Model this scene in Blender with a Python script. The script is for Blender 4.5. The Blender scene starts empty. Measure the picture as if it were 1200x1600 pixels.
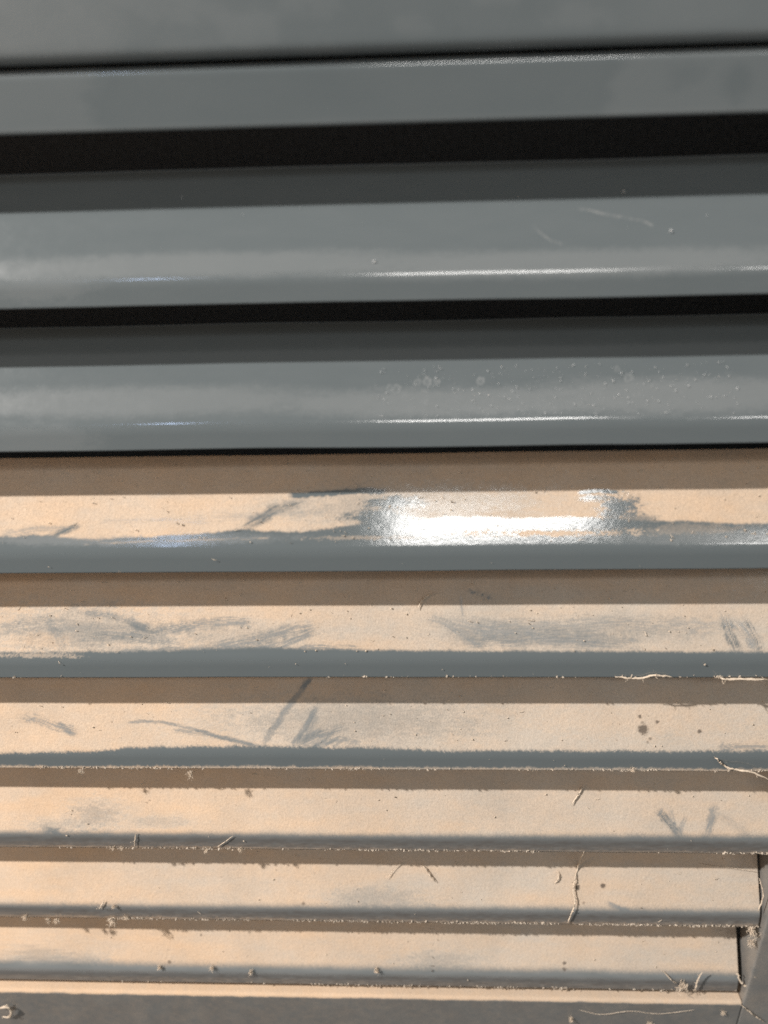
import bpy, math, random
import numpy as np
from mathutils import Matrix, Vector

S = 0.03            # metres between one slat and the next
BASE = 0.45         # height of the underside of the grille above the floor
ZT = BASE + 10.6*S  # height of the reference line at the grille's head

def W(x, y, z):     # slat pitches -> metres
    return (x*S, y*S, ZT + z*S)

scene = bpy.context.scene
col = scene.collection

# ------------------------------------------------------------------ camera
cam_d = bpy.data.cameras.new('camera')
cam = bpy.data.objects.new('camera', cam_d); col.objects.link(cam); scene.camera = cam
cam_d.sensor_fit = 'VERTICAL'; cam_d.sensor_height = 36.0; cam_d.lens = 27.0
cam_d.clip_start = 0.01; cam_d.clip_end = 50.0
CAM = (0.0, -5.0115, -1.0484)
RI, UP, FW = [Vector(v) for v in [(0.9991289, 0.0326773, -0.0259549), (0.0089257, 0.4402273, 0.897842), (-0.040765, 0.8972916, -0.4395521)]]
cam.matrix_world = Matrix(((RI.x, UP.x, -FW.x, CAM[0]*S), (RI.y, UP.y, -FW.y, CAM[1]*S),
                           (RI.z, UP.z, -FW.z, ZT + CAM[2]*S), (0, 0, 0, 1)))
cam_d.dof.use_dof = True
cam_d.dof.focus_distance = 6.7*S
cam_d.dof.aperture_fstop = 9.0

# ------------------------------------------------------------------ room light
world = bpy.data.worlds.new('World'); scene.world = world; world.use_nodes = True
bg = world.node_tree.nodes['Background']
bg.inputs['Color'].default_value = (0.97, 0.99, 0.97, 1); bg.inputs['Strength'].default_value = 0.21

def lamp(name, direction, dist, sx, sy, power, color, origin=(0, 0, -4.5)):
    d = bpy.data.lights.new(name, 'AREA'); d.shape = 'RECTANGLE'; d.size = sx*S; d.size_y = sy*S
    d.energy = power; d.color = color
    o = bpy.data.objects.new(name, d); col.objects.link(o)
    v = Vector(direction).normalized()
    o.location = Vector(W(*origin)) + v*dist*S
    o.rotation_euler = v.to_track_quat('Z', 'Y').to_euler()
    return o
lamp('ceiling_spotlight', (-1.9, -1.0, 1.88), 48, 0.9, 0.9, 35.0, (1.0, 0.945, 0.895))
lamp('ceiling_panel_light', (0.108, -0.778, 0.619), 60, 17.2, 3.6, 3.5, (1.0, 0.97, 0.93), (0, 0.15, -3.6))
lamp('ceiling_panel_light', (0.535, -0.73, 0.522), 60, 15.5, 3.0, 2.0, (1.0, 0.97, 0.93), (0, 0.15, -3.6))
lamp('warm_fill_light', (-1.0, -0.62, 0.25), 26, 9, 9, 1.3, (1.0, 0.62, 0.36), (-2, 0, -6))  # unseen fill lamp, added to warm the dust at the left
lamp('blue_indicator_light', (-0.335, -0.742, 0.584), 60, 2.2, 3.0, 0.35, (0.55, 0.7, 1.0), (0, 0.15, -3.6))

scene.view_settings.view_transform = 'Standard'; scene.view_settings.look = 'None'
scene.view_settings.exposure = 0.0; scene.view_settings.gamma = 1.0
scene.cycles.use_denoising = False

# ------------------------------------------------------------------ noise
def vn(x, y, seed=0):
    xi = np.floor(x).astype(np.int64); yi = np.floor(y).astype(np.int64)
    fx = x-xi; fy = y-yi; fx = fx*fx*(3-2*fx); fy = fy*fy*(3-2*fy)
    def h(a, b):
        n = (a*374761393 + b*668265263 + seed*974634541) & 0xffffffff
        n = ((n ^ (n >> 13))*1274126177) & 0xffffffff
        n = ((n ^ (n >> 15))*2246822519) & 0xffffffff
        return ((n ^ (n >> 16)) & 0xffff)/65535.0
    return ((h(xi, yi)*(1-fx)+h(xi+1, yi)*fx)*(1-fy) + (h(xi, yi+1)*(1-fx)+h(xi+1, yi+1)*fx)*fy)
def fbm(x, y, seed=0, n=3):
    s = 0; a = .5; t = 0
    for k in range(n):
        s = s+a*vn(x*2**k, y*2**k, seed+k); t += a; a *= .55
    return s/t
def sst(a, b, x):
    t = np.clip((x-a)/(b-a), 0, 1); return t*t*(3-2*t)

# ------------------------------------------------------------------ materials
def mat_base(name):
    m = bpy.data.materials.new(name); m.use_nodes = True
    nt = m.node_tree; return m, nt, nt.nodes['Principled BSDF']

def paint_material(name, rough):
    """Semi-gloss grey paint under a layer of dust; the mesh attributes say how thick the dust lies."""
    m, nt, b = mat_base(name); N = nt.nodes.new; L = nt.links.new
    at = N('ShaderNodeAttribute'); at.attribute_name = 'wear'
    sep = N('ShaderNodeSeparateColor'); L(at.outputs['Color'], sep.inputs[0])
    tc = N('ShaderNodeTexCoord')
    def noise(scale, detail=2.0, rough_=.6):
        n = N('ShaderNodeTexNoise'); n.inputs['Scale'].default_value = scale
        n.inputs['Detail'].default_value = detail; n.inputs['Roughness'].default_value = rough_
        L(tc.outputs['Object'], n.inputs['Vector']); return n.outputs['Fac']
    def math_(op, a, c, clamp=False):
        n = N('ShaderNodeMath'); n.operation = op; n.use_clamp = clamp
        for k, v in ((0, a), (1, c)):
            if isinstance(v, (int, float)): n.inputs[k].default_value = v
            else: L(v, n.inputs[k])
        return n.outputs[0]
    def mix(f, a, c):
        n = N('ShaderNodeMix'); n.data_type = 'RGBA'
        for k, v in (('Factor', f), ('A', a), ('B', c)):
            s = [i for i in n.inputs if i.name == k and i.enabled][0]
            if isinstance(v, (int, float)): s.default_value = v
            elif isinstance(v, tuple): s.default_value = (*v, 1)
            else: L(v, s)
        return [o for o in n.outputs if o.enabled][0]
    def mixf(f, a, c):
        n = N('ShaderNodeMix'); n.data_type = 'FLOAT'
        for k, v in (('Factor', f), ('A', a), ('B', c)):
            s = [i for i in n.inputs if i.name == k and i.enabled][0]
            if isinstance(v, (int, float)): s.default_value = v
            else: L(v, s)
        return [o for o in n.outputs if o.enabled][0]
    grain = noise(2600, 3.0); mid = noise(420, 3.0); big = noise(60, 2.0)
    gc = math_('SUBTRACT', grain, .5)
    dust = math_('ADD', sep.outputs[0], math_('MULTIPLY', gc, .3))
    # full cover stays full and bare stays bare; the grain only breaks up the edges between
    mr = N('ShaderNodeMapRange'); mr.interpolation_type = 'SMOOTHSTEP'
    mr.inputs['From Min'].default_value = .03; mr.inputs['From Max'].default_value = .97
    L(dust, mr.inputs['Value']); mask = mr.outputs[0]
    film = sep.outputs[1]
    at2 = N('ShaderNodeAttribute'); at2.attribute_name = 'tint'
    warm = math_('ADD', at2.outputs['Fac'], math_('MULTIPLY', math_('SUBTRACT', mid, .5), .5), True)
    dcol = mix(warm, (.462, .408, .345), (.575, .42, .288))
    dvar = math_('ADD', math_('MULTIPLY', gc, .55), math_('ADD', math_('MULTIPLY', math_('SUBTRACT', big, .5), .25), 1.0))
    vm = N('ShaderNodeVectorMath'); vm.operation = 'SCALE'; L(dcol, vm.inputs[0]); L(dvar, vm.inputs['Scale'])
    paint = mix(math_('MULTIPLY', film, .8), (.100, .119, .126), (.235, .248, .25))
    c = mix(sep.outputs[2], paint, (.075, .06, .05))
    L(c, b.inputs['Base Color'])
    r0 = math_('ADD', rough, math_('MULTIPLY', film, .10))
    r0 = math_('ADD', r0, math_('MULTIPLY', math_('SUBTRACT', mid, .5), .08))
    L(r0, b.inputs['Roughness']); b.inputs['Specular IOR Level'].default_value = 1.0
    fine = noise(1500, 2.0)
    bp = N('ShaderNodeBump'); bp.inputs['Distance'].default_value = .00012; bp.inputs['Strength'].default_value = .055
    L(math_('ADD', fine, math_('MULTIPLY', mid, 2.2)), bp.inputs['Height']); L(bp.outputs[0], b.inputs['Normal'])
    e = N('ShaderNodeBsdfPrincipled'); L(mix(sep.outputs[2], vm.outputs[0], (.075, .06, .05)), e.inputs['Base Color'])
    e.inputs['Roughness'].default_value = .95; e.inputs['Specular IOR Level'].default_value = .08
    bd = N('ShaderNodeBump'); bd.inputs['Distance'].default_value = .00012; bd.inputs['Strength'].default_value = .7
    L(math_('ADD', grain, math_('MULTIPLY', mid, .6)), bd.inputs['Height']); L(bd.outputs[0], e.inputs['Normal'])
    ms = N('ShaderNodeMixShader'); L(mask, ms.inputs[0]); L(b.outputs[0], ms.inputs[1]); L(e.outputs[0], ms.inputs[2])
    L(ms.outputs[0], nt.nodes['Material Output'].inputs['Surface'])
    return m

def plain_material(name, color, rough, var=.25, scale=900):
    m, nt, b = mat_base(name); N = nt.nodes.new; L = nt.links.new
    tc = N('ShaderNodeTexCoord'); n = N('ShaderNodeTexNoise'); n.inputs['Scale'].default_value = scale
    L(tc.outputs['Object'], n.inputs['Vector'])
    rp = N('ShaderNodeValToRGB')
    rp.color_ramp.elements[0].position = .3; rp.color_ramp.elements[1].position = .7
    rp.color_ramp.elements[0].color = (*[c*(1-var) for c in color], 1)
    rp.color_ramp.elements[1].color = (*[c*(1+var) for c in color], 1)
    L(n.outputs['Fac'], rp.inputs[0]); L(rp.outputs[0], b.inputs['Base Color'])
    b.inputs['Roughness'].default_value = rough
    return m
PAINT = paint_material('grey_paint_under_dust', .105)
PAINT_DULL = paint_material('dull_grey_paint_under_dust', .34)
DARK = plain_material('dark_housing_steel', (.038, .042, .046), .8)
FLUFF = plain_material('pale_lint', (.62, .52, .41), .95, .2)
FLUFF.node_tree.nodes['Principled BSDF'].inputs['Specular IOR Level'].default_value = .1
GRIT = plain_material('pale_grit', (.50, .43, .35), .7, .3)
GLINT = plain_material('pale_glint', (.82, .83, .83), .12, .1)  # near-white gloss for specks that stand in for glints on the paint
CRUMB = plain_material('dark_crumb', (.10, .075, .055), .8, .3)

# ------------------------------------------------------------------ mesh helpers
def link(name, me, mat, parent=None, **props):
    o = bpy.data.objects.new(name, me); col.objects.link(o)
    if mat: me.materials.append(mat)
    if parent: o.parent = parent
    for k, v in props.items(): o[k] = v
    return o

def make_mesh(name, verts, faces_flat, nper, smooth=True):
    """verts (n,3) numpy, faces_flat (m,nper) numpy."""
    me = bpy.data.meshes.new(name)
    nv, nf = len(verts), len(faces_flat)
    me.vertices.add(nv); me.vertices.foreach_set('co', np.ascontiguousarray(verts, np.float32).ravel())
    me.loops.add(nf*nper); me.loops.foreach_set('vertex_index', np.ascontiguousarray(faces_flat, np.int32).ravel())
    me.polygons.add(nf); me.polygons.foreach_set('loop_start', np.arange(0, nf*nper, nper, dtype=np.int32))
    me.polygons.foreach_set('use_smooth', np.full(nf, smooth))
    me.update(calc_edges=True); me.validate()
    return me

def extrude_section(name, sec, xs, wear=None, tint=None, offs=None):
    """A closed section (n,2) of (depth, height) swept along xs, ends capped; wear (ncol,n,4) colours."""
    n, m = len(sec), len(xs)
    P = np.zeros((m, n, 3)); P[:, :, 0] = xs[:, None]; P[:, :, 1] = sec[None, :, 0]; P[:, :, 2] = sec[None, :, 1]
    if offs is not None: P += offs
    V = P.reshape(-1, 3)*S
    i = np.arange(m-1)[:, None]*n; j = np.arange(n)[None, :]; k = (j+1) % n
    F = np.stack([i+j, i+k, i+n+k, i+n+j], -1).reshape(-1, 4)
    me = make_mesh(name, V, F, 4)
    # end caps
    import bmesh
    bm = bmesh.new(); bm.from_mesh(me); bm.verts.ensure_lookup_table()
    for base, rev in ((0, True), ((m-1)*n, False)):
        vs = [bm.verts[base+t] for t in range(n)]
        f = bm.faces.new(vs[::-1] if rev else vs); f.smooth = False
    bmesh.ops.recalc_face_normals(bm, faces=bm.faces)
    bm.to_mesh(me); bm.free()
    if wear is not None:
        a = me.color_attributes.new('wear', 'FLOAT_COLOR', 'POINT')
        a.data.foreach_set('color', np.ascontiguousarray(wear, np.float32).ravel())
        t = me.attributes.new('tint', 'FLOAT', 'POINT')
        t.data.foreach_set('value', np.ascontiguousarray(tint, np.float32).ravel())
    return me

def round_poly(pts, seg=6):
    """pts: (y, z, radius) corners of a closed section -> rounded outline."""
    out = []; n = len(pts)
    for k in range(n):
        p = np.array(pts[k][:2]); a = np.array(pts[k-1][:2]); c = np.array(pts[(k+1) % n][:2]); r = pts[k][2]
        if r <= 0: out.append(p); continue
        u = (a-p)/np.linalg.norm(a-p); w = (c-p)/np.linalg.norm(c-p)
        for t in np.linspace(0, 1, seg+1):
            out.append((1-t)**2*(p+u*r) + 2*t*(1-t)*p + t*t*(p+w*r))
    return np.array(out)

def subdivide_outline(o, step):
    out = []
    for k in range(len(o)):
        a, b = o[k], o[(k+1) % len(o)]; d = np.linalg.norm(b-a); n = max(1, int(math.ceil(d/step)))
        for t in range(n): out.append(a+(b-a)*t/n)
    return np.array(out)

# ------------------------------------------------------------------ the slats
LIP_Y, LIP_Z = 0.02, 0.153            # bend between lip and blade, from the lip's lower edge
BACK_Y, BACK_Z = 0.424, 0.787         # back edge of the blade
LC = math.hypot(LIP_Y, LIP_Z); LB = math.hypot(BACK_Y-LIP_Y, BACK_Z-LIP_Z)
def slat_profile(v):
    """Point of the outer face at arc length v (pitches) from the lip's lower edge, softly bent."""
    A = np.array([0, 0]); C = np.array([LIP_Y, LIP_Z]); B = np.array([BACK_Y, BACK_Z])
    e1 = (C-A)/LC; e2 = (B-C)/LB; tl = .048
    v = np.atleast_1d(v)[:, None]
    p = np.where(v < LC, A+e1*v, C+e2*(v-LC))
    t = (v-(LC-tl))/(2*tl)
    arc = (1-t)**2*(C-e1*tl) + 2*t*(1-t)*C + t*t*(C+e2*tl)
    return np.where((t > 0) & (t < 1), arc, p)

def apply_wear(U, V, asp, items, dust, film, spot, tint):
    """U, V in mm on the face. Each item is a rub, patch or spot that lies on that face."""
    Y = V*asp
    for it in items:
        kind = it[0]
        if kind in ('rub', 'smudge'):
            _, pts, w, amt, streak, seed = it
            pts = np.array(pts)*[1, asp]; pad = w*1.3
            sel = (U > pts[:, 0].min()-pad) & (U < pts[:, 0].max()+pad) & (Y > pts[:, 1].min()-pad) & (Y < pts[:, 1].max()+pad)
            if not sel.any(): continue
            u, y = U[sel], Y[sel]; best = np.full(u.shape, 1e9); al = np.zeros_like(u); pe = np.zeros_like(u); acc = 0
            tot = sum(np.linalg.norm(pts[k+1]-pts[k]) for k in range(len(pts)-1))
            for k in range(len(pts)-1):
                d = pts[k+1]-pts[k]; ln = np.linalg.norm(d)+1e-9; d = d/ln
                a = (u-pts[k, 0])*d[0]+(y-pts[k, 1])*d[1]; p = -(u-pts[k, 0])*d[1]+(y-pts[k, 1])*d[0]
                over = np.maximum(0, np.maximum(-a, a-ln)); D = np.hypot(p, over)
                m = D < best; best = np.where(m, D, best); al = np.where(m, acc+a, al); pe = np.where(m, p, pe); acc += ln
            wob = (vn(al*1.1, pe*.8+3, seed)-.5)*w*.35
            end = sst(-w*.3, w*.8, al)*sst(tot+w*.3, tot-w*.6, al)
            m = sst(w*.68, w*.12, np.abs(pe+wob)) * (.25+.75*end) * sst(w*.75, w*.3, np.maximum(0, np.maximum(-al, al-tot)))
            if streak > 0:
                st = fbm(pe*5.5+40, al*.28+7, seed+3, 3)
                m = m*(1-streak+streak*sst(.30, .62, st))
            if kind == 'rub':
                was = dust[sel]
                dust[sel] = was*(1-amt*m)
                if 0 < amt < .72: film[sel] = np.maximum(film[sel], .75*m*was)
                if amt < 0: film[sel] = np.maximum(film[sel], m*.8); dust[sel] = np.maximum(dust[sel], .42*m*vn(u*6, y*6, seed))
            else:
                dust[sel] = np.maximum(dust[sel], amt*m)
        elif kind in ('clean', 'cover', 'film', 'tint', 'grey'):
            _, cu, cv, ru, rv, amt, jag, seed = it
            sel = (np.abs(U-cu) < ru*1.6) & (np.abs(Y-cv*asp) < rv*1.6)
            if not sel.any(): continue
            u, y = U[sel], Y[sel]
            r = np.hypot((u-cu)/ru, (y-cv*asp)/rv) + (fbm(u*.45, y*1.3, seed, 4)-.5)*jag*2 + (fbm(u*2.6, y*5.0, seed+5, 3)-.5)*jag*1.3 + (vn(u*9, y*12, seed+8)-.5)*jag*.9 + (vn(u*22, y*22, seed+9)-.5)*jag*.6
            m = sst(1.4, .55, r)*amt
            if kind == 'clean': dust[sel] *= 1-m
            elif kind == 'cover': dust[sel] = np.maximum(dust[sel], m)
            elif kind == 'film': film[sel] = np.maximum(film[sel], m)
            elif kind == 'grey': dust[sel] *= 1-.45*m*sst(1.3, .2, r); tint[sel] *= 1-m
            else: tint[sel] = np.maximum(tint[sel], m*sst(1.3, .1, r))
        elif kind == 'spot':
            _, cu, cv, r0, amt = it
            d = np.hypot(U-cu, V*asp-cv*asp); m = sst(r0*1.1, r0*.6, d + (vn(U*4, V*4, 5)-.5)*r0*.5)*amt
            spot[:] = np.maximum(spot, m)
        elif kind == 'dry':
            _, cu, cv, r0, amt = it
            d = np.hypot(U-cu, (V-cv)*asp)/r0 + (fbm(U*2.2, V*2.2, 71, 3)-.5)*1.1; film[:] = np.maximum(film, sst(1.1, .85, d)*(.25+.6*sst(.4, .9, d))*amt)

WEAR = {2: {'asp': 0.95,
     'edge': None,
     'film': 0.1,
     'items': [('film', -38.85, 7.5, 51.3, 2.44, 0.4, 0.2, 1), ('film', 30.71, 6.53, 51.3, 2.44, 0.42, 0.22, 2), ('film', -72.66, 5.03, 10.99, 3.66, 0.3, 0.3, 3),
               ('rub', [(22.75, 14.09), (24.28, 12.39), (26.29, 10.94), (28.43, 10.38)], 0.49, -9, 0.95, 4),
               ('rub', [(31.66, 17.32), (37.03, 16.02), (42.98, 14.85), (45.31, 13.52)], 0.49, -9, 0.95, 5)],
     'jag': (0, 0),
     'label': 'clean upper slat with a faint scratch near its right end',
     'lip': (0, 0),
     'soft': 0.611},
 3: {'asp': 0.973,
     'edge': None,
     'film': 0.08,
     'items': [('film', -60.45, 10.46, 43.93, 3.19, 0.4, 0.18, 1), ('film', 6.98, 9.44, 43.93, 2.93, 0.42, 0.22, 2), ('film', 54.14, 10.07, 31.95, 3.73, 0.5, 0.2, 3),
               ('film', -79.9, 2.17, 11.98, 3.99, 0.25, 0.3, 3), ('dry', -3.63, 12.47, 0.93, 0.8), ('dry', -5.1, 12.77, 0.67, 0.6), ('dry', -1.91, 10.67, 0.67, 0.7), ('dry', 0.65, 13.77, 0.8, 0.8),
               ('dry', 2.65, 14.01, 0.93, 0.9), ('dry', 4.65, 13.98, 0.67, 0.8), ('dry', 2.22, 11.42, 0.67, 0.8), ('dry', 2.6, 9.64, 0.67, 0.7), ('dry', 13.8, 13.83, 0.8, 0.9),
               ('dry', 44.17, 14.01, 0.93, 0.9), ('dry', 45.6, 10.61, 0.8, 0.8), ('dry', 42.02, 15.81, 0.67, 0.6), ('dry', 22.13, 8.13, 0.8, 0.7), ('dry', 19.49, 8.03, 0.67, 0.6),
               ('dry', 54.14, 10.07, 1.2, 0.7), ('dry', 49.18, 9.21, 0.8, 0.6), ('dry', 57.27, 8.15, 1.2, 0.6), ('dry', -78.35, 10.04, 0.67, 0.4), ('dry', -66.58, 12.77, 0.67, 0.4)],
     'jag': (0, 0),
     'label': 'clean slat flecked with dried water spots right of centre',
     'lip': (0, 0),
     'soft': 0.666},
 4: {'asp': 0.991,
     'edge': [(-110.59, 8.22), (-95.52, 8.55), (-86.53, 9.07), (-74.52, 7.51), (-56.75, 8.55), (-39.12, 10.02), (-28.87, 9.21), (-18.69, 10.0), (-7.09, 11.93), (7.34, 12.39), (21.65, 11.98),
              (35.88, 12.14), (44.35, 11.49), (49.96, 10.87), (58.4, 11.09), (68.15, 10.43), (91.65, 9.39)],
     'film': 0.04,
     'items': [('clean', 17.32, 9.71, 30.98, 1.73, 1, 0.45, 11), ('clean', -4.17, 15.84, 6.05, 1.44, 0.9, 0.6, 12), ('clean', -8.53, 12.53, 7.2, 1.73, 0.9, 0.5, 13),
               ('clean', 45.59, 14.36, 4.03, 2.45, 0.95, 0.7, 15), ('clean', 47.86, 11.03, 5.76, 1.73, 0.6, 0.5, 16), ('clean', 40.28, 16.43, 3.6, 0.72, 0.8, 0.6, 16),
               ('clean', 52.72, 9.71, 5.04, 1.44, 0.35, 0.5, 17), ('clean', 35.8, 9.56, 15.85, 1.73, 0.9, 0.4, 18), ('clean', 68.0, 7.59, 18.73, 2.02, 1, 0.35, 19),
               ('cover', 31.52, 8.59, 15.85, 0.65, 0.85, 1.1, 20), ('cover', 15.99, 14.63, 17.29, 1.3, 0.8, 0.5, 24), ('cover', 33.1, 14.04, 5.76, 1.73, 0.85, 0.4, 25),
               ('cover', -12.88, 7.92, 12.97, 0.43, 0.4, 1.2, 21), ('cover', 1.58, 11.86, 2.88, 0.43, 0.35, 0.8, 22), ('cover', 61.11, 9.35, 12.97, 1.3, 0.3, 0.7, 22),
               ('rub', [(-26.01, 16.34), (-31.85, 14.63), (-35.49, 12.18), (-39.13, 10.45)], 2.88, 0.75, 0.5, 23), ('rub', [(-86.47, 7.74), (-81.32, 9.62), (-76.91, 11.35)], 1.58, 0.8, 0.6, 24),
               ('rub', [(-95.55, 9.29), (-86.6, 10.54), (-79.13, 10.78)], 1.87, 0.5, 0.6, 25), ('rub', [(-95.44, 7.07), (-74.52, 7.51), (-50.84, 7.92)], 2.02, 0.8, 0.3, 26),
               ('rub', [(-50.96, 12.9), (-36.23, 13.06), (-18.7, 14.08)], 2.02, 0.3, 0.8, 27), ('rub', [(-28.22, 17.68), (-18.71, 18.18), (-12.88, 18.56), (-7.06, 18.35)], 1.3, 1.6, 0.35, 28),
               ('rub', [(-12.15, 18.55), (-9.53, 18.67)], 1.15, 1.5, 0.2, 28), ('rub', [(36.77, 17.62), (41.04, 18.01), (45.29, 17.68)], 0.86, 1.6, 0.3, 29),
               ('rub', [(-73.2, 12.06), (-56.86, 12.36), (-46.5, 11.69)], 1.3, 0.3, 0.8, 30), ('smudge', [(-75.98, 6.93), (-56.73, 7.52), (-33.24, 8.08)], 0.72, 0.4, 0.7, 31),
               ('grey', -1.28, 15.08, 31.7, 5.76, 0.7, 0.3, 32), ('tint', -73.29, 14.27, 37.46, 5.76, 0.5, 0.3, 33), ('tint', 66.96, 14.45, 20.17, 4.32, 0.5, 0.3, 34),
               ('film', -65.62, 8.03, 34.58, 1.44, 0.5, 0.3, 35), ('film', 66.59, 7.32, 21.61, 1.73, 0.35, 0.4, 36)],
     'jag': (0.8, 0.35),
     'label': 'half wiped slat with a broad bare patch in the middle of its dust',
     'lip': (0, 0),
     'soft': 0.504,
     'tint': 0.38},
 5: {'asp': 1.008,
     'edge': [(-119.19, 6.78), (-102.95, 6.76), (-70.83, 6.87), (-39.16, 7.74), (-14.1, 7.09), (7.58, 6.9), (98.21, 6.46)],
     'film': 0.05,
     'items': [('grey', -82.23, 12.03, 27.91, 6.98, 0.75, 0.5, 40), ('rub', [(-82.42, 16.73), (-75.95, 15.93), (-70.28, 14.34), (-65.9, 12.3)], 2.02, 0.5, 0.6, 41),
               ('rub', [(-70.25, 13.4), (-66.54, 12.46)], 1.55, 0.7, 0.3, 42), ('rub', [(-92.07, 15.67), (-89.48, 12.05), (-86.85, 7.2)], 2.48, 0.35, 0.85, 43),
               ('rub', [(-103.26, 12.55), (-93.59, 13.63), (-79.02, 12.02), (-64.58, 10.89)], 4.03, 0.38, 0.85, 44), ('rub', [(-83.75, 9.69), (-70.96, 10.6), (-56.55, 8.08)], 2.79, 0.45, 0.8, 45),
               ('rub', [(-66.18, 11.21), (-55.09, 13.36), (-40.51, 14.09)], 3.1, 0.62, 0.6, 46), ('rub', [(-50.2, 7.45), (-39.18, 9.6), (-31.34, 11.74), (-24.75, 13.27)], 3.41, 0.62, 0.75, 47),
               ('rub', [(-40.72, 6.82), (-32.87, 8.35), (-25.05, 11.42)], 2.48, 0.62, 0.8, 48), ('rub', [(-37.57, 6.51), (-23.47, 8.02), (-14.1, 7.39)], 1.86, 0.6, 0.8, 49),
               ('rub', [(-74.02, 6.87), (-54.95, 7.46), (-36.0, 7.12)], 1.86, 0.5, 0.7, 50), ('rub', [(2.26, 14.88), (7.67, 13.33), (13.02, 9.49), (16.82, 7.34)], 2.79, 0.42, 0.85, 51),
               ('rub', [(6.14, 14.72), (16.91, 11.77), (32.19, 9.45), (47.39, 8.81)], 5.58, 0.4, 0.8, 52),
               ('rub', [(12.28, 11.78), (32.28, 12.8), (50.61, 13.66), (73.21, 12.38)], 5.27, 0.42, 0.75, 53), ('rub', [(10.69, 8.73), (30.66, 9.45), (53.44, 8.64)], 3.41, 0.45, 0.8, 54),
               ('rub', [(10.87, 20.26), (11.41, 14.85)], 0.93, 0.5, 0.5, 54), ('rub', [(73.66, 15.1), (74.63, 10.86), (76.2, 6.65)], 2.95, 0.8, 0.75, 55),
               ('rub', [(76.03, 14.49), (78.38, 10.85), (80.09, 6.64)], 2.95, 0.65, 0.85, 56), ('rub', [(78.57, 14.18), (81.29, 9.34), (81.88, 6.64)], 2.02, 0.75, 0.8, 57),
               ('rub', [(12.75, 21.49), (15.22, 20.7), (18.29, 19.6)], 1.55, 1.0, 0.75, 58), ('rub', [(-100.83, 28.72), (-81.3, 29.24)], 0.16, 0.1, 0.1, 58),
               ('cover', -93.23, 5.97, 10.85, 0.62, 0.5, 0.8, 59), ('tint', -58.28, 13.52, 18.61, 3.88, 0.5, 0.4, 60), ('tint', -93.41, 9.71, 10.85, 3.1, 0.6, 0.4, 61),
               ('grey', 35.29, 10.96, 41.87, 4.34, 0.6, 0.3, 62), ('grey', -42.35, 10.38, 21.71, 3.72, 0.6, 0.4, 63)],
     'jag': (0.5, 0.35),
     'label': 'dusty slat with long pale swipes and a bare lip',
     'lip': (0.02, 0.0),
     'soft': 0.62,
     'tint': 0.05},
 6: {'asp': 1.022,
     'edge': [(-127.81, 4.28), (-110.39, 4.56), (-84.57, 5.16), (-76.06, 6.17), (-42.14, 6.62), (-8.67, 6.25), (7.89, 5.66), (40.67, 5.78), (66.58, 5.72), (104.95, 6.17)],
     'film': 0.08,
     'items': [('rub', [(-28.14, 24.03), (-30.48, 20.73), (-33.83, 16.61), (-37.15, 11.69), (-40.13, 7.28)], 1.99, 0.62, 0.3, 71), ('rub', [(-27.8, 24.03), (-30.15, 21.39)], 1.33, 0.7, 0.1, 70),
               ('rub', [(-32.72, 6.81), (-29.73, 10.89), (-26.24, 16.78)], 1.49, 0.6, 0.4, 72), ('rub', [(-31.72, 6.65), (-28.72, 10.24), (-26.73, 14.82)], 2.32, 0.55, 0.6, 172),
               ('rub', [(-30.04, 6.5), (-28.04, 9.27), (-25.37, 10.9)], 1.33, 0.5, 0.5, 173), ('rub', [(-27.02, 6.51), (-23.68, 8.63), (-21.68, 10.59)], 1.0, 0.5, 0.4, 174),
               ('rub', [(-24.51, 6.52), (-20.67, 8.96)], 0.83, 0.5, 0.4, 175), ('rub', [(-22.0, 6.36), (-18.66, 8.64)], 0.83, 0.45, 0.4, 176),
               ('rub', [(-30.71, 6.66), (-25.36, 9.27), (-19.5, 11.24)], 1.99, 0.55, 0.8, 73), ('rub', [(-27.86, 6.34), (-20.34, 8.48), (-15.33, 7.68)], 1.66, 0.5, 0.8, 74),
               ('rub', [(-30.39, 8.45), (-23.69, 10.09)], 1.99, 0.5, 0.7, 74), ('rub', [(-76.28, 12.75), (-67.72, 12.77), (-59.16, 11.14), (-50.62, 8.55), (-42.99, 6.94)], 1.0, 0.6, 0.5, 75),
               ('rub', [(-64.26, 10.8), (-55.72, 9.68), (-47.22, 7.9), (-42.14, 6.78)], 1.66, 0.6, 0.6, 76), ('rub', [(-74.59, 13.41), (-62.59, 12.12)], 0.83, 0.35, 0.5, 77),
               ('rub', [(-105.31, 14.01), (-100.42, 13.36), (-95.15, 11.38), (-89.58, 10.08)], 2.82, 0.62, 0.75, 78), ('rub', [(-95.2, 12.71), (-91.28, 9.74)], 1.66, 0.5, 0.6, 79),
               ('grey', -15.32, 13.37, 43.17, 7.47, 0.75, 0.4, 80), ('tint', -100.41, 13.19, 21.58, 6.64, 0.55, 0.4, 81), ('tint', 57.21, 13.52, 43.17, 6.64, 0.35, 0.4, 82),
               ('spot', 57.92, 11.11, 1.49, 0.8), ('spot', 57.24, 14.32, 0.53, 0.8), ('spot', 61.57, 13.05, 0.53, 0.8), ('spot', 72.13, 10.67, 0.56, 0.8), ('spot', 59.61, 8.88, 0.46, 0.6),
               ('spot', 57.84, 12.88, 0.5, 0.5), ('spot', 58.92, 7.92, 0.42, 0.5), ('rub', [(76.24, 6.07), (81.1, 7.04), (89.08, 6.75)], 2.32, 0.6, 0.7, 83),
               ('rub', [(77.07, 6.71), (77.96, 8.3)], 0.83, 0.5, 0.4, 83)],
     'jag': (0.6, 0.75),
     'label': 'dusty slat crossed by a long dark diagonal finger mark',
     'lip': (0.03, 0.8),
     'soft': 0.747,
     'tint': 0.0},
 7: {'asp': 1.034,
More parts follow.
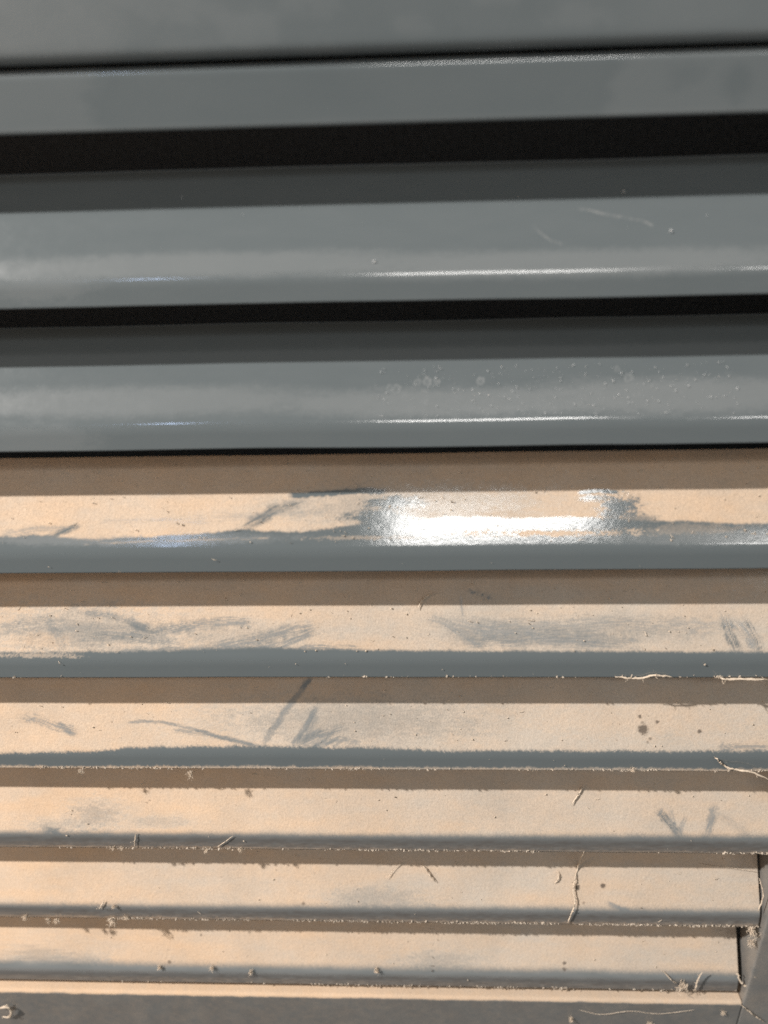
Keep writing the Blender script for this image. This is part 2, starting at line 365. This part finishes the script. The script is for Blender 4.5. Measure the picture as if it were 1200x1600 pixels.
     'edge': [(-136.44, 4.96), (-117.93, 5.1), (-63.13, 5.01), (-9.45, 5.09), (43.15, 5.34), (94.72, 5.75)],
     'film': 0.3,
     'items': [('rub', [(-105.08, 5.9), (-102.29, 5.22), (-99.8, 0.52)], 2.83, 0.8, 0.4, 91), ('grey', -90.58, 10.16, 7.97, 4.6, 0.8, 0.5, 92), ('grey', -101.45, 6.96, 10.62, 2.12, 0.6, 0.5, 93),
               ('grey', -72.27, 8.04, 10.62, 1.77, 0.5, 0.5, 93), ('rub', [(65.57, 12.25), (67.85, 9.06), (70.8, 5.89)], 2.66, 0.8, 0.6, 94),
               ('rub', [(68.71, 12.94), (69.57, 9.07), (70.11, 5.89)], 1.77, 0.5, 0.8, 95), ('rub', [(73.09, 10.78), (71.94, 8.25), (71.14, 5.9)], 1.77, 0.5, 0.7, 96),
               ('rub', [(66.81, 12.93), (65.86, 10.9)], 0.89, 0.5, 0.2, 96), ('rub', [(80.82, 14.03), (79.92, 9.99), (78.36, 6.29)], 2.66, 0.62, 0.6, 97),
               ('rub', [(81.71, 11.34), (85.51, 8.69), (89.31, 6.37)], 2.83, 0.34, 0.8, 98), ('rub', [(78.4, 6.96), (82.24, 11.68)], 1.77, 0.3, 0.8, 98),
               ('rub', [(-87.85, 10.53), (-83.37, 13.17)], 1.06, 0.3, 0.6, 99), ('tint', -103.52, 12.17, 35.4, 7.08, 0.55, 0.3, 100), ('grey', 29.37, 11.33, 21.24, 7.08, 0.35, 0.4, 100)],
     'jag': (0.5, 0.35),
     'label': 'thickly dusted slat with two feathery finger marks near its right end',
     'lip': (0.28, 0.8),
     'soft': 1.593,
     'tint': 0.12},
 8: {'asp': 1.045,
     'edge': [(-145.12, 4.58), (-125.45, 4.81), (-67.25, 5.11), (-10.23, 5.4), (45.66, 5.69), (100.42, 5.62)],
     'film': 0.4,
     'items': [('rub', [(54.55, 7.38), (57.63, 6.0), (61.26, 4.99)], 1.69, 0.7, 0.4, 111), ('grey', -12.1, 8.07, 16.92, 3.76, 0.7, 0.4, 112), ('tint', -114.04, 11.89, 37.6, 7.52, 0.6, 0.3, 113),
               ('grey', -61.67, 13.33, 16.92, 11.28, 0.2, 0.3, 114), ('spot', 46.21, 11.38, 0.94, 0.85), ('spot', 53.61, 11.99, 0.83, 0.85), ('spot', -34.05, 6.03, 0.56, 0.6),
               ('spot', 47.92, 7.13, 0.45, 0.5)],
     'jag': (0.5, 0.4),
     'label': 'thickly dusted slat crossed by a loose hanging lint strand',
     'lip': (0.34, 1.0),
     'soft': 1.88,
     'tint': 0.06},
 9: {'asp': 1.054,
     'edge': [(-153.93, 6.82), (-133.09, 6.93), (-71.41, 6.65), (-11.01, 6.57), (48.18, 6.68), (106.17, 6.42)],
     'end': 3.245,
     'film': 0.5,
     'items': [('grey', -120.74, 8.82, 10.94, 3.98, 0.85, 0.5, 121), ('grey', -106.25, 7.88, 8.95, 2.79, 0.7, 0.5, 122), ('grey', 6.9, 8.71, 15.92, 3.58, 0.7, 0.5, 123),
               ('tint', -120.94, 13.05, 51.73, 7.96, 0.65, 0.3, 124), ('spot', 44.72, 8.68, 0.68, 0.75), ('spot', 44.67, 6.82, 0.64, 0.7), ('spot', -78.56, 7.31, 0.6, 0.7),
               ('spot', -68.76, 15.46, 0.48, 0.6)],
     'jag': (0.5, 0.35),
     'label': 'lowest thickly dusted slat, its right end short of the jamb',
     'lip': (0.36, 0.5),
     'soft': 2.188,
     'tint': 0.1}}

grille = bpy.data.objects.new('ventilation_grille', None); col.objects.link(grille)
grille.location = W(0, 0, 0); grille.empty_display_size = .05
grille['label'] = 'grey painted louvre grille, upper slats wiped clean and lower slats under beige dust'
grille['category'] = 'grille'

X0, X1 = -9.0, 3.275
def make_slat(i):
    d = WEAR[i]
    xe = d.get('end', X1)
    xs = np.concatenate([np.linspace(X0, -3.7, 40)[:-1], np.linspace(-3.7, xe, 780)])
    vs = np.concatenate([np.linspace(0.0, LC+.08, 30)[:-1], np.linspace(LC+.08, LC+LB*.62, 52)[:-1], np.linspace(LC+LB*.62, LC+LB, 20)])
    outer = slat_profile(vs)
    th = .035
    nrm = np.gradient(outer, axis=0); nrm = np.stack([nrm[:, 1], -nrm[:, 0]], -1); nrm /= np.linalg.norm(nrm, axis=1)[:, None]
    pick = [len(vs)-1, len(vs)-30, 40, 30, 24, 18, 12, 6, 0]
    inner = outer[pick] + nrm[pick]*th
    sec = np.concatenate([outer, inner]); n_o = len(outer)
    U = np.repeat(xs[:, None], n_o, 1)*S*1000; V = np.repeat(vs[None, :], len(xs), 0)*S*1000
    v1 = V/(S*1000)
    asp = d['asp']; sd = i*17
    film = np.zeros_like(U); spot = np.zeros_like(U)
    tint = .18 + .42*sst(1.0, -3.2, U/30)*(i > 4) + .8*(fbm(U*.06, V*.25, sd+5)-.5) + d.get('tint', 0)
    dust = np.zeros_like(U)
    if d['edge'] is not None:
        ed = np.array(d['edge']); bu = np.interp(U, ed[:, 0], ed[:, 1])
        jag = (fbm(U*.25, V*.05, sd, 3)-.5)*d['jag'][0] + (fbm(U*2.2+V*1.5, V*.3, sd+9, 2)-.5)*d['jag'][1] + (fbm(U*5, V*5, sd+10, 2)-.5)*d['jag'][1]
        dust = sst(-d['soft'], d['soft'], (V-bu)*asp+jag)
        dust *= .93+.14*(fbm(U*.35, V*.35, sd+21, 3)-.5)
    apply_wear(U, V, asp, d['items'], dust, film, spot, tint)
    # dust on the lip: a thin film, and a crust along its lower edge
    lip = d['lip']
    if lip[0] > 0:
        a = lip[0]*(.6+.8*fbm(U*.5, V*1.0, sd+31, 3))
        dust = np.maximum(dust, a*sst(LC+.05, LC-.04, v1)*sst(.75, .25, v1/LC))
        film = np.maximum(film, .7*lip[0]*sst(LC+.06, LC-.02, v1))
        spot = np.maximum(spot, (.55+.5*(fbm(U*.5, V*2, sd+35, 4)-.4))*sst(.1, .3, lip[0])*sst(LC+.03, LC-.06, v1))
    if lip[1] > 0:
        hgt = .012+.05*fbm(U*.8, V*0+1.5, sd+41, 3)*lip[1]
        dust = np.maximum(dust, lip[1]*sst(hgt*1.5, hgt*.3, v1)*(.35+.9*fbm(U*5, V*5, sd+43, 2)))
    dust = np.clip(dust, 0, 1)
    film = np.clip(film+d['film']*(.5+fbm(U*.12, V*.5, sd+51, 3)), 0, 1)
    n = len(sec)
    wear = np.zeros((len(xs), n, 4)); wear[:, :, 3] = 1
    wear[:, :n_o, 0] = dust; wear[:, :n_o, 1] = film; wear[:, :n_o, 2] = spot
    wear[:, n_o:, 1] = .2
    tt = np.zeros((len(xs), n)); tt[:, :n_o] = np.clip(tint, 0, 1)
    # the dust has thickness; and the sheet is a little wavy
    offs = np.zeros((len(xs), n, 3))
    h = .004*sst(.85, 1.0, dust)*(fbm(U*2.5, V*2.5, sd+61, 2)-.5)
    offs[:, :n_o, 1] = -nrm[None, :, 0]*h; offs[:, :n_o, 2] = -nrm[None, :, 1]*h
    wav = (fbm(xs*.9, xs*0+i*3.3, 77, 2)-.5)*.012
    offs[:, :, 2] += wav[:, None]
    me = extrude_section('slat', sec, xs, wear, tt, offs)
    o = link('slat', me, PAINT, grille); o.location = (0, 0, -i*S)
    o['label'] = d['label']
    return o

SLATS = {i: make_slat(i) for i in range(2, 10)}

# ------------------------------------------------------------------ the frame of the grille
def framed(name, sec, x0, x1, ncol, fn, mat=PAINT_DULL, parent=grille, **props):
    sec = np.array(sec); xs = np.linspace(x0, x1, ncol)
    U = np.repeat(xs[:, None], len(sec), 1); Z = np.repeat(sec[None, :, 1], ncol, 0); Y = np.repeat(sec[None, :, 0], ncol, 0)
    dust, film, spot, tint = fn(U, Y, Z)
    wear = np.stack([np.clip(dust, 0, 1), np.clip(film, 0, 1), spot, np.ones_like(U)], -1)
    return link(name, extrude_section(name, sec, xs, wear, np.clip(tint, 0, 1)), mat, parent, **props)

RAIL = subdivide_outline(round_poly([(0, -.985, .02), (0, -.655, .05), (.25, -.65, 0), (.25, -.62, 0), (.28, -.62, 0), (.28, -.95, 0), (.04, -.955, .01), (.04, -.985, 0)]), .012)
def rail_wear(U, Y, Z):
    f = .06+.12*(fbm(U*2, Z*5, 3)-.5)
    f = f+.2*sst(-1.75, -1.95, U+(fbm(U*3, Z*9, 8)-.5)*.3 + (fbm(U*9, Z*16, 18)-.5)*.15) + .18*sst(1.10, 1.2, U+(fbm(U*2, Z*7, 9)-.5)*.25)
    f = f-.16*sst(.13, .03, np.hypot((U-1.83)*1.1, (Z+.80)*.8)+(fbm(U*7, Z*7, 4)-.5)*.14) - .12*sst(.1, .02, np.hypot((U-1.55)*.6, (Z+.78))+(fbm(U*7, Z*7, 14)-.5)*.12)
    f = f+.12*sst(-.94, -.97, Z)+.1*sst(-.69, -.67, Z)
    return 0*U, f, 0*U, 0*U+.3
framed('top_rail', RAIL, X0, 3.298, 640, rail_wear, PAINT)

SILL = subdivide_outline(round_poly([(-.06, -10.6, .02), (-.06, -9.1, .045), (.5, -9.095, 0), (.5, -8.98, 0), (.53, -8.98, 0), (.53, -9.13, 0), (-.02, -9.14, 0), (-.02, -10.6, 0)]), .012)
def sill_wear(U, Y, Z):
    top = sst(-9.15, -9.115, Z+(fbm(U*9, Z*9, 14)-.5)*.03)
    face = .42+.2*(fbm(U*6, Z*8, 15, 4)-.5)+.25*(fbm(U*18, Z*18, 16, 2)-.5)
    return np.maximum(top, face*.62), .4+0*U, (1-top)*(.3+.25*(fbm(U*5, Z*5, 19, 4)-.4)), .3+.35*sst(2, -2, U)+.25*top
framed('bottom_rail', SILL, X0, 3.296, 1000, sill_wear)

def jamb():
    # an angle section standing at the right end: plan (x, y) swept up in z
    plan = round_poly([(3.30, .9, 0), (3.30, -.06, .025), (4.3, -.06, .02), (4.3, -.02, 0), (3.335, -.02, 0), (3.335, .9, 0)], 5)
    plan = subdivide_outline(plan, .03)
    zs = np.linspace(-10.6, -.99, 400)
    n, m = len(plan), len(zs)
    P = np.zeros((m, n, 3)); P[:, :, 0] = plan[None, :, 0]; P[:, :, 1] = plan[None, :, 1]; P[:, :, 2] = zs[:, None]
    i = np.arange(m-1)[:, None]*n; j = np.arange(n)[None, :]; k = (j+1) % n
    F = np.stack([i+j, i+n+j, i+n+k, i+k], -1).reshape(-1, 4)
    me = make_mesh('side_jamb', P.reshape(-1, 3)*S, F, 4)
    d = .5+.5*(fbm(P[:, :, 2]*6, P[:, :, 0]*6+P[:, :, 1]*6, 23, 3)-.5)
    d = d*sst(-4, -7, P[:, :, 2])
    w = np.stack([np.clip(d*.6, 0, 1), 0*d+.35, .25+.3*(fbm(P[:, :, 2]*3, P[:, :, 0]*5+P[:, :, 1]*5, 27, 3)-.5), 0*d+1], -1)
    me.color_attributes.new('wear', 'FLOAT_COLOR', 'POINT').data.foreach_set('color', np.ascontiguousarray(w, np.float32).ravel())
    me.attributes.new('tint', 'FLOAT', 'POINT').data.foreach_set('value', np.full(n*m, .2, np.float32))
    return link('side_jamb', me, PAINT_DULL, grille)
jamb()

# the dark housing behind: back and two sides as one folded sheet
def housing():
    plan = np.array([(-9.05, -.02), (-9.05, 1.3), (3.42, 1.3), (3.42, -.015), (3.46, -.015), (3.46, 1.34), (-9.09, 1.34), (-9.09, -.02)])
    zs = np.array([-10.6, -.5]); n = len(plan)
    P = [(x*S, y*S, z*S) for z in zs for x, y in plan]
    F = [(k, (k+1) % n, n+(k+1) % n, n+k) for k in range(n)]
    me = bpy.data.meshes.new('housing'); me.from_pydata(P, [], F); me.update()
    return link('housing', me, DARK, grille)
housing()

# ------------------------------------------------------------------ the cabinet panel above the grille
PANEL = subdivide_outline(round_poly([(-.05, 3.2, .03), (.35, 3.2, 0), (.35, -.585, 0), (.31, -.585, 0), (.31, 3.16, 0), (0, 3.16, 0), (.0, -.60, 0), (.2, -.60, 0), (.2, -.632, 0), (-.05, -.632, .07)], 8), .04)
def panel_wear(U, Y, Z):
    f = .06+.2*(fbm(U*1.6, Z*2.2, 33, 4)-.5)
    f = f+.15*sst(-1.4, -1.8, U)+.12*sst(1.0, 1.6, U) - .25*sst(.5, .62, fbm(U*1.3, Z*3.5, 39, 4))*sst(.35, .6, f)+.1*sst(.5, .6, fbm(U*2.2+5, Z*6, 40, 4))
    return .05*sst(-1.3, -1.9, U+(fbm(U*2, Z*5, 36)-.5)), f, 0*U, 0*U+.25
pn = framed('cabinet_panel', PANEL[::-1], -9.1, 4.4, 640, panel_wear, PAINT_DULL, None,
       label='flat grey cabinet panel with a rolled lower edge above the louvre grille', category='panel')
pn.location = W(0, 0, 0)

# ------------------------------------------------------------------ lint, tufts and grit
rng = random.Random(5)
def tube(V, F, pts, rad, sides=5):
    """A thin tube through pts (Vectors, m) with radii rad."""
    n0 = len(V); n = len(pts)
    for k, p in enumerate(pts):
        t = (pts[min(k+1, n-1)]-pts[max(k-1, 0)])
        if t.length < 1e-9: t = Vector((0, 0, 1))
        t.normalize(); a = t.orthogonal().normalized(); b = t.cross(a)
        for s in range(sides):
            an = 2*math.pi*s/sides; V.append(p+(a*math.cos(an)+b*math.sin(an))*rad[k])
    for k in range(n-1):
        for s in range(sides):
            q = (s+1) % sides
            F.append((n0+k*sides+s, n0+k*sides+q, n0+(k+1)*sides+q, n0+(k+1)*sides+s))
    F.append(tuple(n0+s for s in range(sides))[::-1]); F.append(tuple(n0+(n-1)*sides+s for s in range(sides)))

def smooth_path(pts, n):
    """Catmull-Rom through pts."""
    P = [pts[0]*2-pts[1]]+list(pts)+[pts[-1]*2-pts[-2]]; out = []
    m = len(pts)-1
    for k in range(n+1):
        f = k/n*m; i = min(int(f), m-1); t = f-i
        a, b, c, d = P[i], P[i+1], P[i+2], P[i+3]
        out.append(.5*((2*b)+(c-a)*t+(2*a-5*b+4*c-d)*t*t+(3*b-a-3*c+d)*t**3))
    return out

def jit(r): return Vector((rng.gauss(0, r), rng.gauss(0, r), rng.gauss(0, r)))

def finish_lint(name, V, F, label, cat, group, mat=FLUFF):
    c = sum(V, Vector())/len(V)
    me = bpy.data.meshes.new(name); me.from_pydata([v-c for v in V], [], F); me.update()
    for p in me.polygons: p.use_smooth = True
    o = link(name, me, mat); o.location = c
    o['label'] = label; o['category'] = cat
    if group: o['group'] = group
    return o

def strand(name, pts, rad, label, fuzz=0, cat='lint', group=None, rough=.22):
    rad *= .62
    """One lint fibre or thread along pts (m), with side fibres when fuzz > 0."""
    pts = [Vector(p) for p in pts]; L = sum((pts[k+1]-pts[k]).length for k in range(len(pts)-1))
    n = max(10, int(L/(rad*2))); n = min(n, 90)
    path = smooth_path(pts, n); V, F = [], []
    path = [p+jit(rad*rough) for p in path]
    tube(V, F, path, [rad*(.65+.5*rng.random())*(min(1, .3+min(k, n-k)/5)) for k in range(n+1)])
    for q in range(fuzz):
        p = path[rng.randrange(n+1)]; d = jit(1).normalized(); d.y = -abs(d.y)*.4; ln = rad*rng.uniform(1.2, 3.2)
        fp = [p, p+d*ln*.5+jit(rad*.6), p+d*ln+jit(rad*1.5)]
        tube(V, F, smooth_path(fp, 5), [rad*.3]*6, 3)
    return finish_lint(name, V, F, label, cat, group)

def tuft(name, p, size, label, drop=(0, 0, -1), cat='dust tuft', group='dust tufts on the grille'):
    """A clot of matted fibres and crumbs about `size` metres across, hanging along drop."""
    p = Vector(p); V, F = [], []; drop = Vector(drop)
    for q in range(46):
        a = p+jit(size*.2)+drop*size*rng.uniform(0, .4)
        pts = [a, a+jit(size*.22)+drop*size*.12, a+jit(size*.3)+drop*size*.2]
        r = size*rng.uniform(.014, .04)
        path = smooth_path(pts, 6)
        tube(V, F, path, [r*.6, r, r*1.2, r*1.1, r, r*.8, r*.4], 5)
    return finish_lint(name, V, F, label, cat, group)

for name, pts, rad, fuzz, label in [('lint_strand',
  [(1.5164, -0.015, -6.9684), (1.5504, 0.2229, -7.4448), (1.5047, 0.1474, -7.5846), (1.4953, 0.0932, -7.6691), (1.5104, 0.0467, -7.7357), (1.4774, -0.0021, -7.8179), (1.4433, -0.015, -7.9591)], 0.012,
  14, 'long pale lint strand hanging across the second lowest slat right of centre'),
 ('lint_strand', [(1.309, 0.1438, -7.6102), (1.3469, 0.16, -7.5849), (1.3607, 0.1856, -7.5448), (1.3434, 0.208, -7.5099)], 0.013, 0, 'small hooked lint fibre left of the long hanging strand'),
 ('lint_strand', [(0.032, 0.2302, -7.4752), (0.0878, 0.2014, -7.5201), (0.1247, 0.1726, -7.5652), (0.1617, 0.147, -7.6051)], 0.016, 0,
  'short straight pale fibre on the second lowest slat near the middle'),
 ('lint_strand', [(-0.1623, 0.2422, -7.4565), (-0.238, 0.2094, -7.5076), (-0.3139, 0.1573, -7.589)], 0.006, 0, 'very thin faint fibre left of the short straight fibre on the second lowest slat'),
 ('lint_strand', [(0.0139, 0.2247, -4.4923), (0.0403, 0.2579, -4.4404), (0.0925, 0.2828, -4.4016), (0.1601, 0.2937, -4.3844)], 0.01, 0, 'thin curved hair at the shadow line above the long swipes'),
 ('lint_strand', [(1.4022, 0.163, -6.583), (1.4388, 0.1935, -6.5353), (1.4812, 0.2242, -6.4875), (1.5121, 0.2548, -6.4396)], 0.012, 0,
  'thin leaning fibre at the shadow line of the slat above the hanging strand'),
 ('lint_strand', [(-2.6284, 0.0127, -6.8177), (-2.641, -0.0022, -6.8845), (-2.6574, -0.0128, -6.9653)], 0.009, 6, 'short upright fibre on the left part of a dusty lip'),
 ('lint_strand', [(-1.8696, -0.0117, -6.9567), (-1.7921, -0.0039, -6.8975), (-1.7144, 0.0048, -6.8315)], 0.006, 3, 'wispy slanted fibre on a dusty lip left of the middle'),
 ('lint_strand', [(2.5035, -0.01, -5.825), (2.5828, -0.03, -5.8983), (2.6658, -0.04, -5.9384), (2.8088, -0.05, -5.9564), (2.9904, -0.06, -6.0396)], 0.017, 4,
  'stretched lint thread reaching to the frame at the right edge'),
 ('lint_strand', [(1.5906, -0.0141, -4.981), (1.7084, -0.0163, -4.9984), (1.8091, -0.0156, -4.9926), (1.8929, -0.0126, -4.9696), (1.964, -0.0133, -4.9754), (2.0356, -0.0148, -4.9869)], 0.014, 12,
  'ragged lint string lying along the lower edge of a bare lip'),
 ('lint_strand', [(2.3874, -0.0148, -4.987), (2.4653, -0.0179, -5.01), (2.5398, -0.0171, -5.0042), (2.6657, -0.0179, -5.01), (2.7898, -0.0171, -5.0043)], 0.017, 14,
  'thick lint string along a bare lip at the right edge of the view'),
 ('lint_strand', [(3.1428, -0.02, -7.2944), (3.1976, -0.02, -7.4322), (3.2297, -0.02, -7.5726), (3.2157, -0.02, -7.7526)], 0.012, 0, 'pale thread bowed round the right end of the second lowest slat'),
 ('lint_strand', [(3.2049, 0.0, -8.7141), (3.2403, -0.02, -8.815), (3.3179, -0.03, -8.8798), (3.3443, -0.04, -8.8014), (3.316, -0.04, -8.6799)], 0.02, 3,
  'looped lint curl between the lowest slat and the jamb'),
 ('lint_strand', [(3.2566, -0.07, -9.0889), (3.408, -0.08, -9.2388), (3.5562, -0.08, -9.3754)], 0.012, 0, 'straight cobweb thread at the bottom right corner of the jamb'),
 ('lint_strand', [(-4.5357, -0.09, -9.3622), (-4.4362, -0.1, -9.3204), (-4.3795, -0.1, -9.3748), (-4.4348, -0.09, -9.4948), (-4.5189, -0.09, -9.52)], 0.022, 2,
  'thick curled fibre on the bottom rail at the left edge'),
 ('lint_strand', [(1.6508, -0.075, -9.233), (1.8853, -0.08, -9.2939), (2.1736, -0.08, -9.2313), (2.4716, -0.08, -9.266), (2.8214, -0.075, -9.1996)], 0.004, 14,
  'cobweb string sagging along the bottom rail below the lint clot'),
 ('lint_strand', [(2.4742, 0.0486, -8.7557), (2.5546, 0.0043, -8.8292), (2.6118, -0.0035, -8.8882)], 0.01, 2, 'thin cobweb fibre leading into the lint clot on the lowest lip'),
 ('lint_strand', [(2.8364, -0.02, -8.672), (2.8067, -0.03, -8.7898), (2.8076, -0.03, -8.966)], 0.014, 6, 'short fibre hanging right of the lint clot on the lowest lip'),
 ('lint_strand', [(2.7232, 0.2452, -7.4378), (2.9946, 0.2275, -7.4655), (3.259, 0.2098, -7.493)], 0.004, 0, 'hair-thin cobweb fibre across the right end of the second lowest slat'),
 ('lint_strand', [(-3.1151, 0.0343, -7.781), (-3.1392, 0.0114, -7.8168), (-3.1693, 0.0007, -7.8597)], 0.013, 4, 'tiny forked fibre on the dusty lip near the left edge')]:
    strand(name, [W(*p) for p in pts], rad*S, label, fuzz, 'lint', 'lint strands on the grille')
for p, size, drop, label in [((2.6705, -0.0217, -8.889), 0.13, (0, 0, -0.3), 'large pale lint clot on the lowest lip near the right end'),
 ((3.2149, -0.02, -8.0108), 0.12, (0.05, 0, -1), 'ragged lint clot hanging from the right end of the second lowest slat'),
 ((3.2331, -0.03, -8.1664), 0.09, (0.1, 0, -1.3), 'lint drip just under the clot at the right end of the slats'),
 ((-2.0018, -0.01, -6.0349), 0.07, (0, 0, -1), 'pointed dust tuft hanging below the lip crossed by the diagonal mark'),
 ((-2.9786, -0.01, -6.0186), 0.06, (0.1, 0, -0.6), 'small dust tuft on the lip left of the pointed tuft'),
 ((-2.8681, -0.01, -6.9797), 0.05, (0, 0, -0.8), 'small dust tuft under the third lowest lip at the left'),
 ((-2.784, -0.01, -6.9872), 0.045, (0.3, 0, -0.5), 'tiny dust tuft beside another under the third lowest lip'),
 ((-1.9773, -0.01, -6.9939), 0.055, (0, 0, -0.9), 'dust tuft under the third lowest lip left of the middle'),
 ((-1.675, -0.01, -6.9901), 0.06, (0.8, 0, -0.2), 'flat dust tuft under the third lowest lip near the middle'),
 ((-3.9495, -0.01, -7.9741), 0.07, (0.5, 0, -0.3), 'slanted dust tuft under the second lowest lip nearest the left edge'),
 ((-3.7175, -0.01, -8.0179), 0.06, (0, 0, -0.7), 'round dust tuft under the second lowest lip near the left edge'),
 ((-3.6343, -0.01, -8.026), 0.07, (0, 0, -1), 'pointed dust tuft under the second lowest lip near the left edge'),
 ((-3.0699, -0.01, -8.0055), 0.11, (0, 0, -0.9), 'biggest dust tuft hanging below the second lowest lip'),
 ((-2.9199, -0.01, -7.9643), 0.06, (0.3, 0, -0.4), 'dust tuft at the right shoulder of the biggest tuft'),
 ((-3.0199, 0.0006, -7.8191), 0.05, (0, 0, -0.5), 'dust tuft standing on the lip above the biggest tuft'),
 ((-2.7218, 0.0165, -8.7903), 0.06, (0.6, 0, -0.1), 'flat dust tuft on the lowest lip at the left'),
 ((-2.1678, 0.0174, -8.7889), 0.06, (0.3, 0, -0.2), 'dust tuft on the lowest lip left of the middle'),
 ((-1.7506, 0.0037, -8.8102), 0.06, (-0.2, 0, -0.8), 'slim dust tuft on the lowest lip near the middle'),
 ((-0.445, 0.0174, -8.7889), 0.07, (0.3, 0, -0.3), 'dust tuft on the lowest lip at the middle of the view'),
 ((1.5828, -0.08, -9.3793), 0.07, (0, 0, -0.7), 'dust tuft caught on the cobweb along the bottom rail'),
 ((2.3984, -0.08, -9.4653), 0.09, (0.5, 0, -0.1), 'dust tuft at the very bottom of the view on the rail'),
 ((1.8347, -0.0189, -5.9717), 0.05, (0.4, 0, -0.1), 'single pale crumb of lint under the lip right of the middle'),
 ((3.1214, -0.07, -9.2424), 0.06, (0.3, 0, -0.3), 'dust tuft by the broken end of the bright sill at the right')]:
    tuft('dust_tuft', W(*p), size*.72*S, label, drop)

def specks(i, n, seed, region, size, mat, name, lipn=0):
    """Countless tiny bent fibres and crumbs caught on one slat; also the specks standing in for glints."""
    r = random.Random(seed); V, F = [], []
    for q in range(n):
        u = r.uniform(region[0], region[1]); v = LC+.04+(LB-.06)*r.uniform(region[2], region[3])
        if q < lipn: v = r.uniform(.01, LC)
        y, z = slat_profile(v)[0]; c = Vector((u*S, (y-.012)*S, z*S+.0002*0))
        s = size*S*(.5+r.random()**3*2.2)
        a = r.uniform(0, math.pi); e = Vector((math.cos(a), -.45*math.sin(a)*-.54, math.sin(a)*.8))
        L = s*(r.choice([.6, .8, 1.0, 2.6]))
        b = Vector((r.gauss(0, .25), -abs(r.gauss(0, .3)), r.gauss(0, .25)))*L
        pts = [c-e*L*.5, c+b*.6, c+e*L*.5]
        rr = s*(.16 if L > s*1.5 else .36)
        tube(V, F, pts, [rr*.6, rr, rr*.5], 4)
    me = bpy.data.meshes.new(name); me.from_pydata(V, [], F); me.update()
    o = link(name, me, mat, SLATS[i]); o['kind'] = 'stuff'; return o

def crust(i, seed, density, size, x0=-3.4):
    """The ragged fringe of dust along a slat's lower edge."""
    r = random.Random(seed); V, F = [], []
    xe = WEAR[i].get('end', X1)
    n = int((xe-x0)*density)
    for q in range(n):
        u = r.uniform(x0, xe)
        dens = float(fbm(np.array([u*2.1]), np.array([i*5.0]), 90, 3)[0])
        if r.random() > (dens-.28)*1.7: continue
        s = size*S*(.35+r.random()**2.5*2.0)
        c = Vector((u*S, r.uniform(-.012, -.002)*S, r.uniform(.003, .022)*S))
        e = Vector((r.gauss(0, 1), r.gauss(0, .5), r.gauss(-.35, .5))).normalized()
        pts = [c-e*s*.6, c+Vector((r.gauss(0, .3), r.gauss(0, .3), r.gauss(0, .3)))*s*.5, c+e*s*.6]
        rr = s*r.uniform(.2, .5)
        tube(V, F, pts, [rr*.6, rr, rr*.45], 4)
    me = bpy.data.meshes.new('dust_fringe'); me.from_pydata(V, [], F); me.update()
    o = link('dust_fringe', me, GRIT, SLATS[i]); o['kind'] = 'stuff'; return o

for i, n in ((4, 420), (5, 380), (6, 240), (7, 90), (8, 90), (9, 80)):
    specks(i, n, 100+i, (-3.6, 3.1, .05, .95), .0075, FLUFF, 'lint_specks', 8)
    specks(i, 8, 200+i, (-3.6, 3.1, 0, .7), .009, CRUMB, 'dark_crumbs')
specks(3, 420, 303, (-.3, 2.2, .02, .55), .0036, GLINT, 'glint_specks')  # sparkle of the clean paint, put in as tiny bright shapes
specks(2, 12, 302, (-2.5, 2.0, .05, .8), .007, GLINT, 'glint_specks')
for i, den, sz in ((5, 22, .008), (6, 230, .008), (7, 240, .0085), (8, 240, .009), (9, 90, .009)):
    crust(i, 400+i, den, sz)
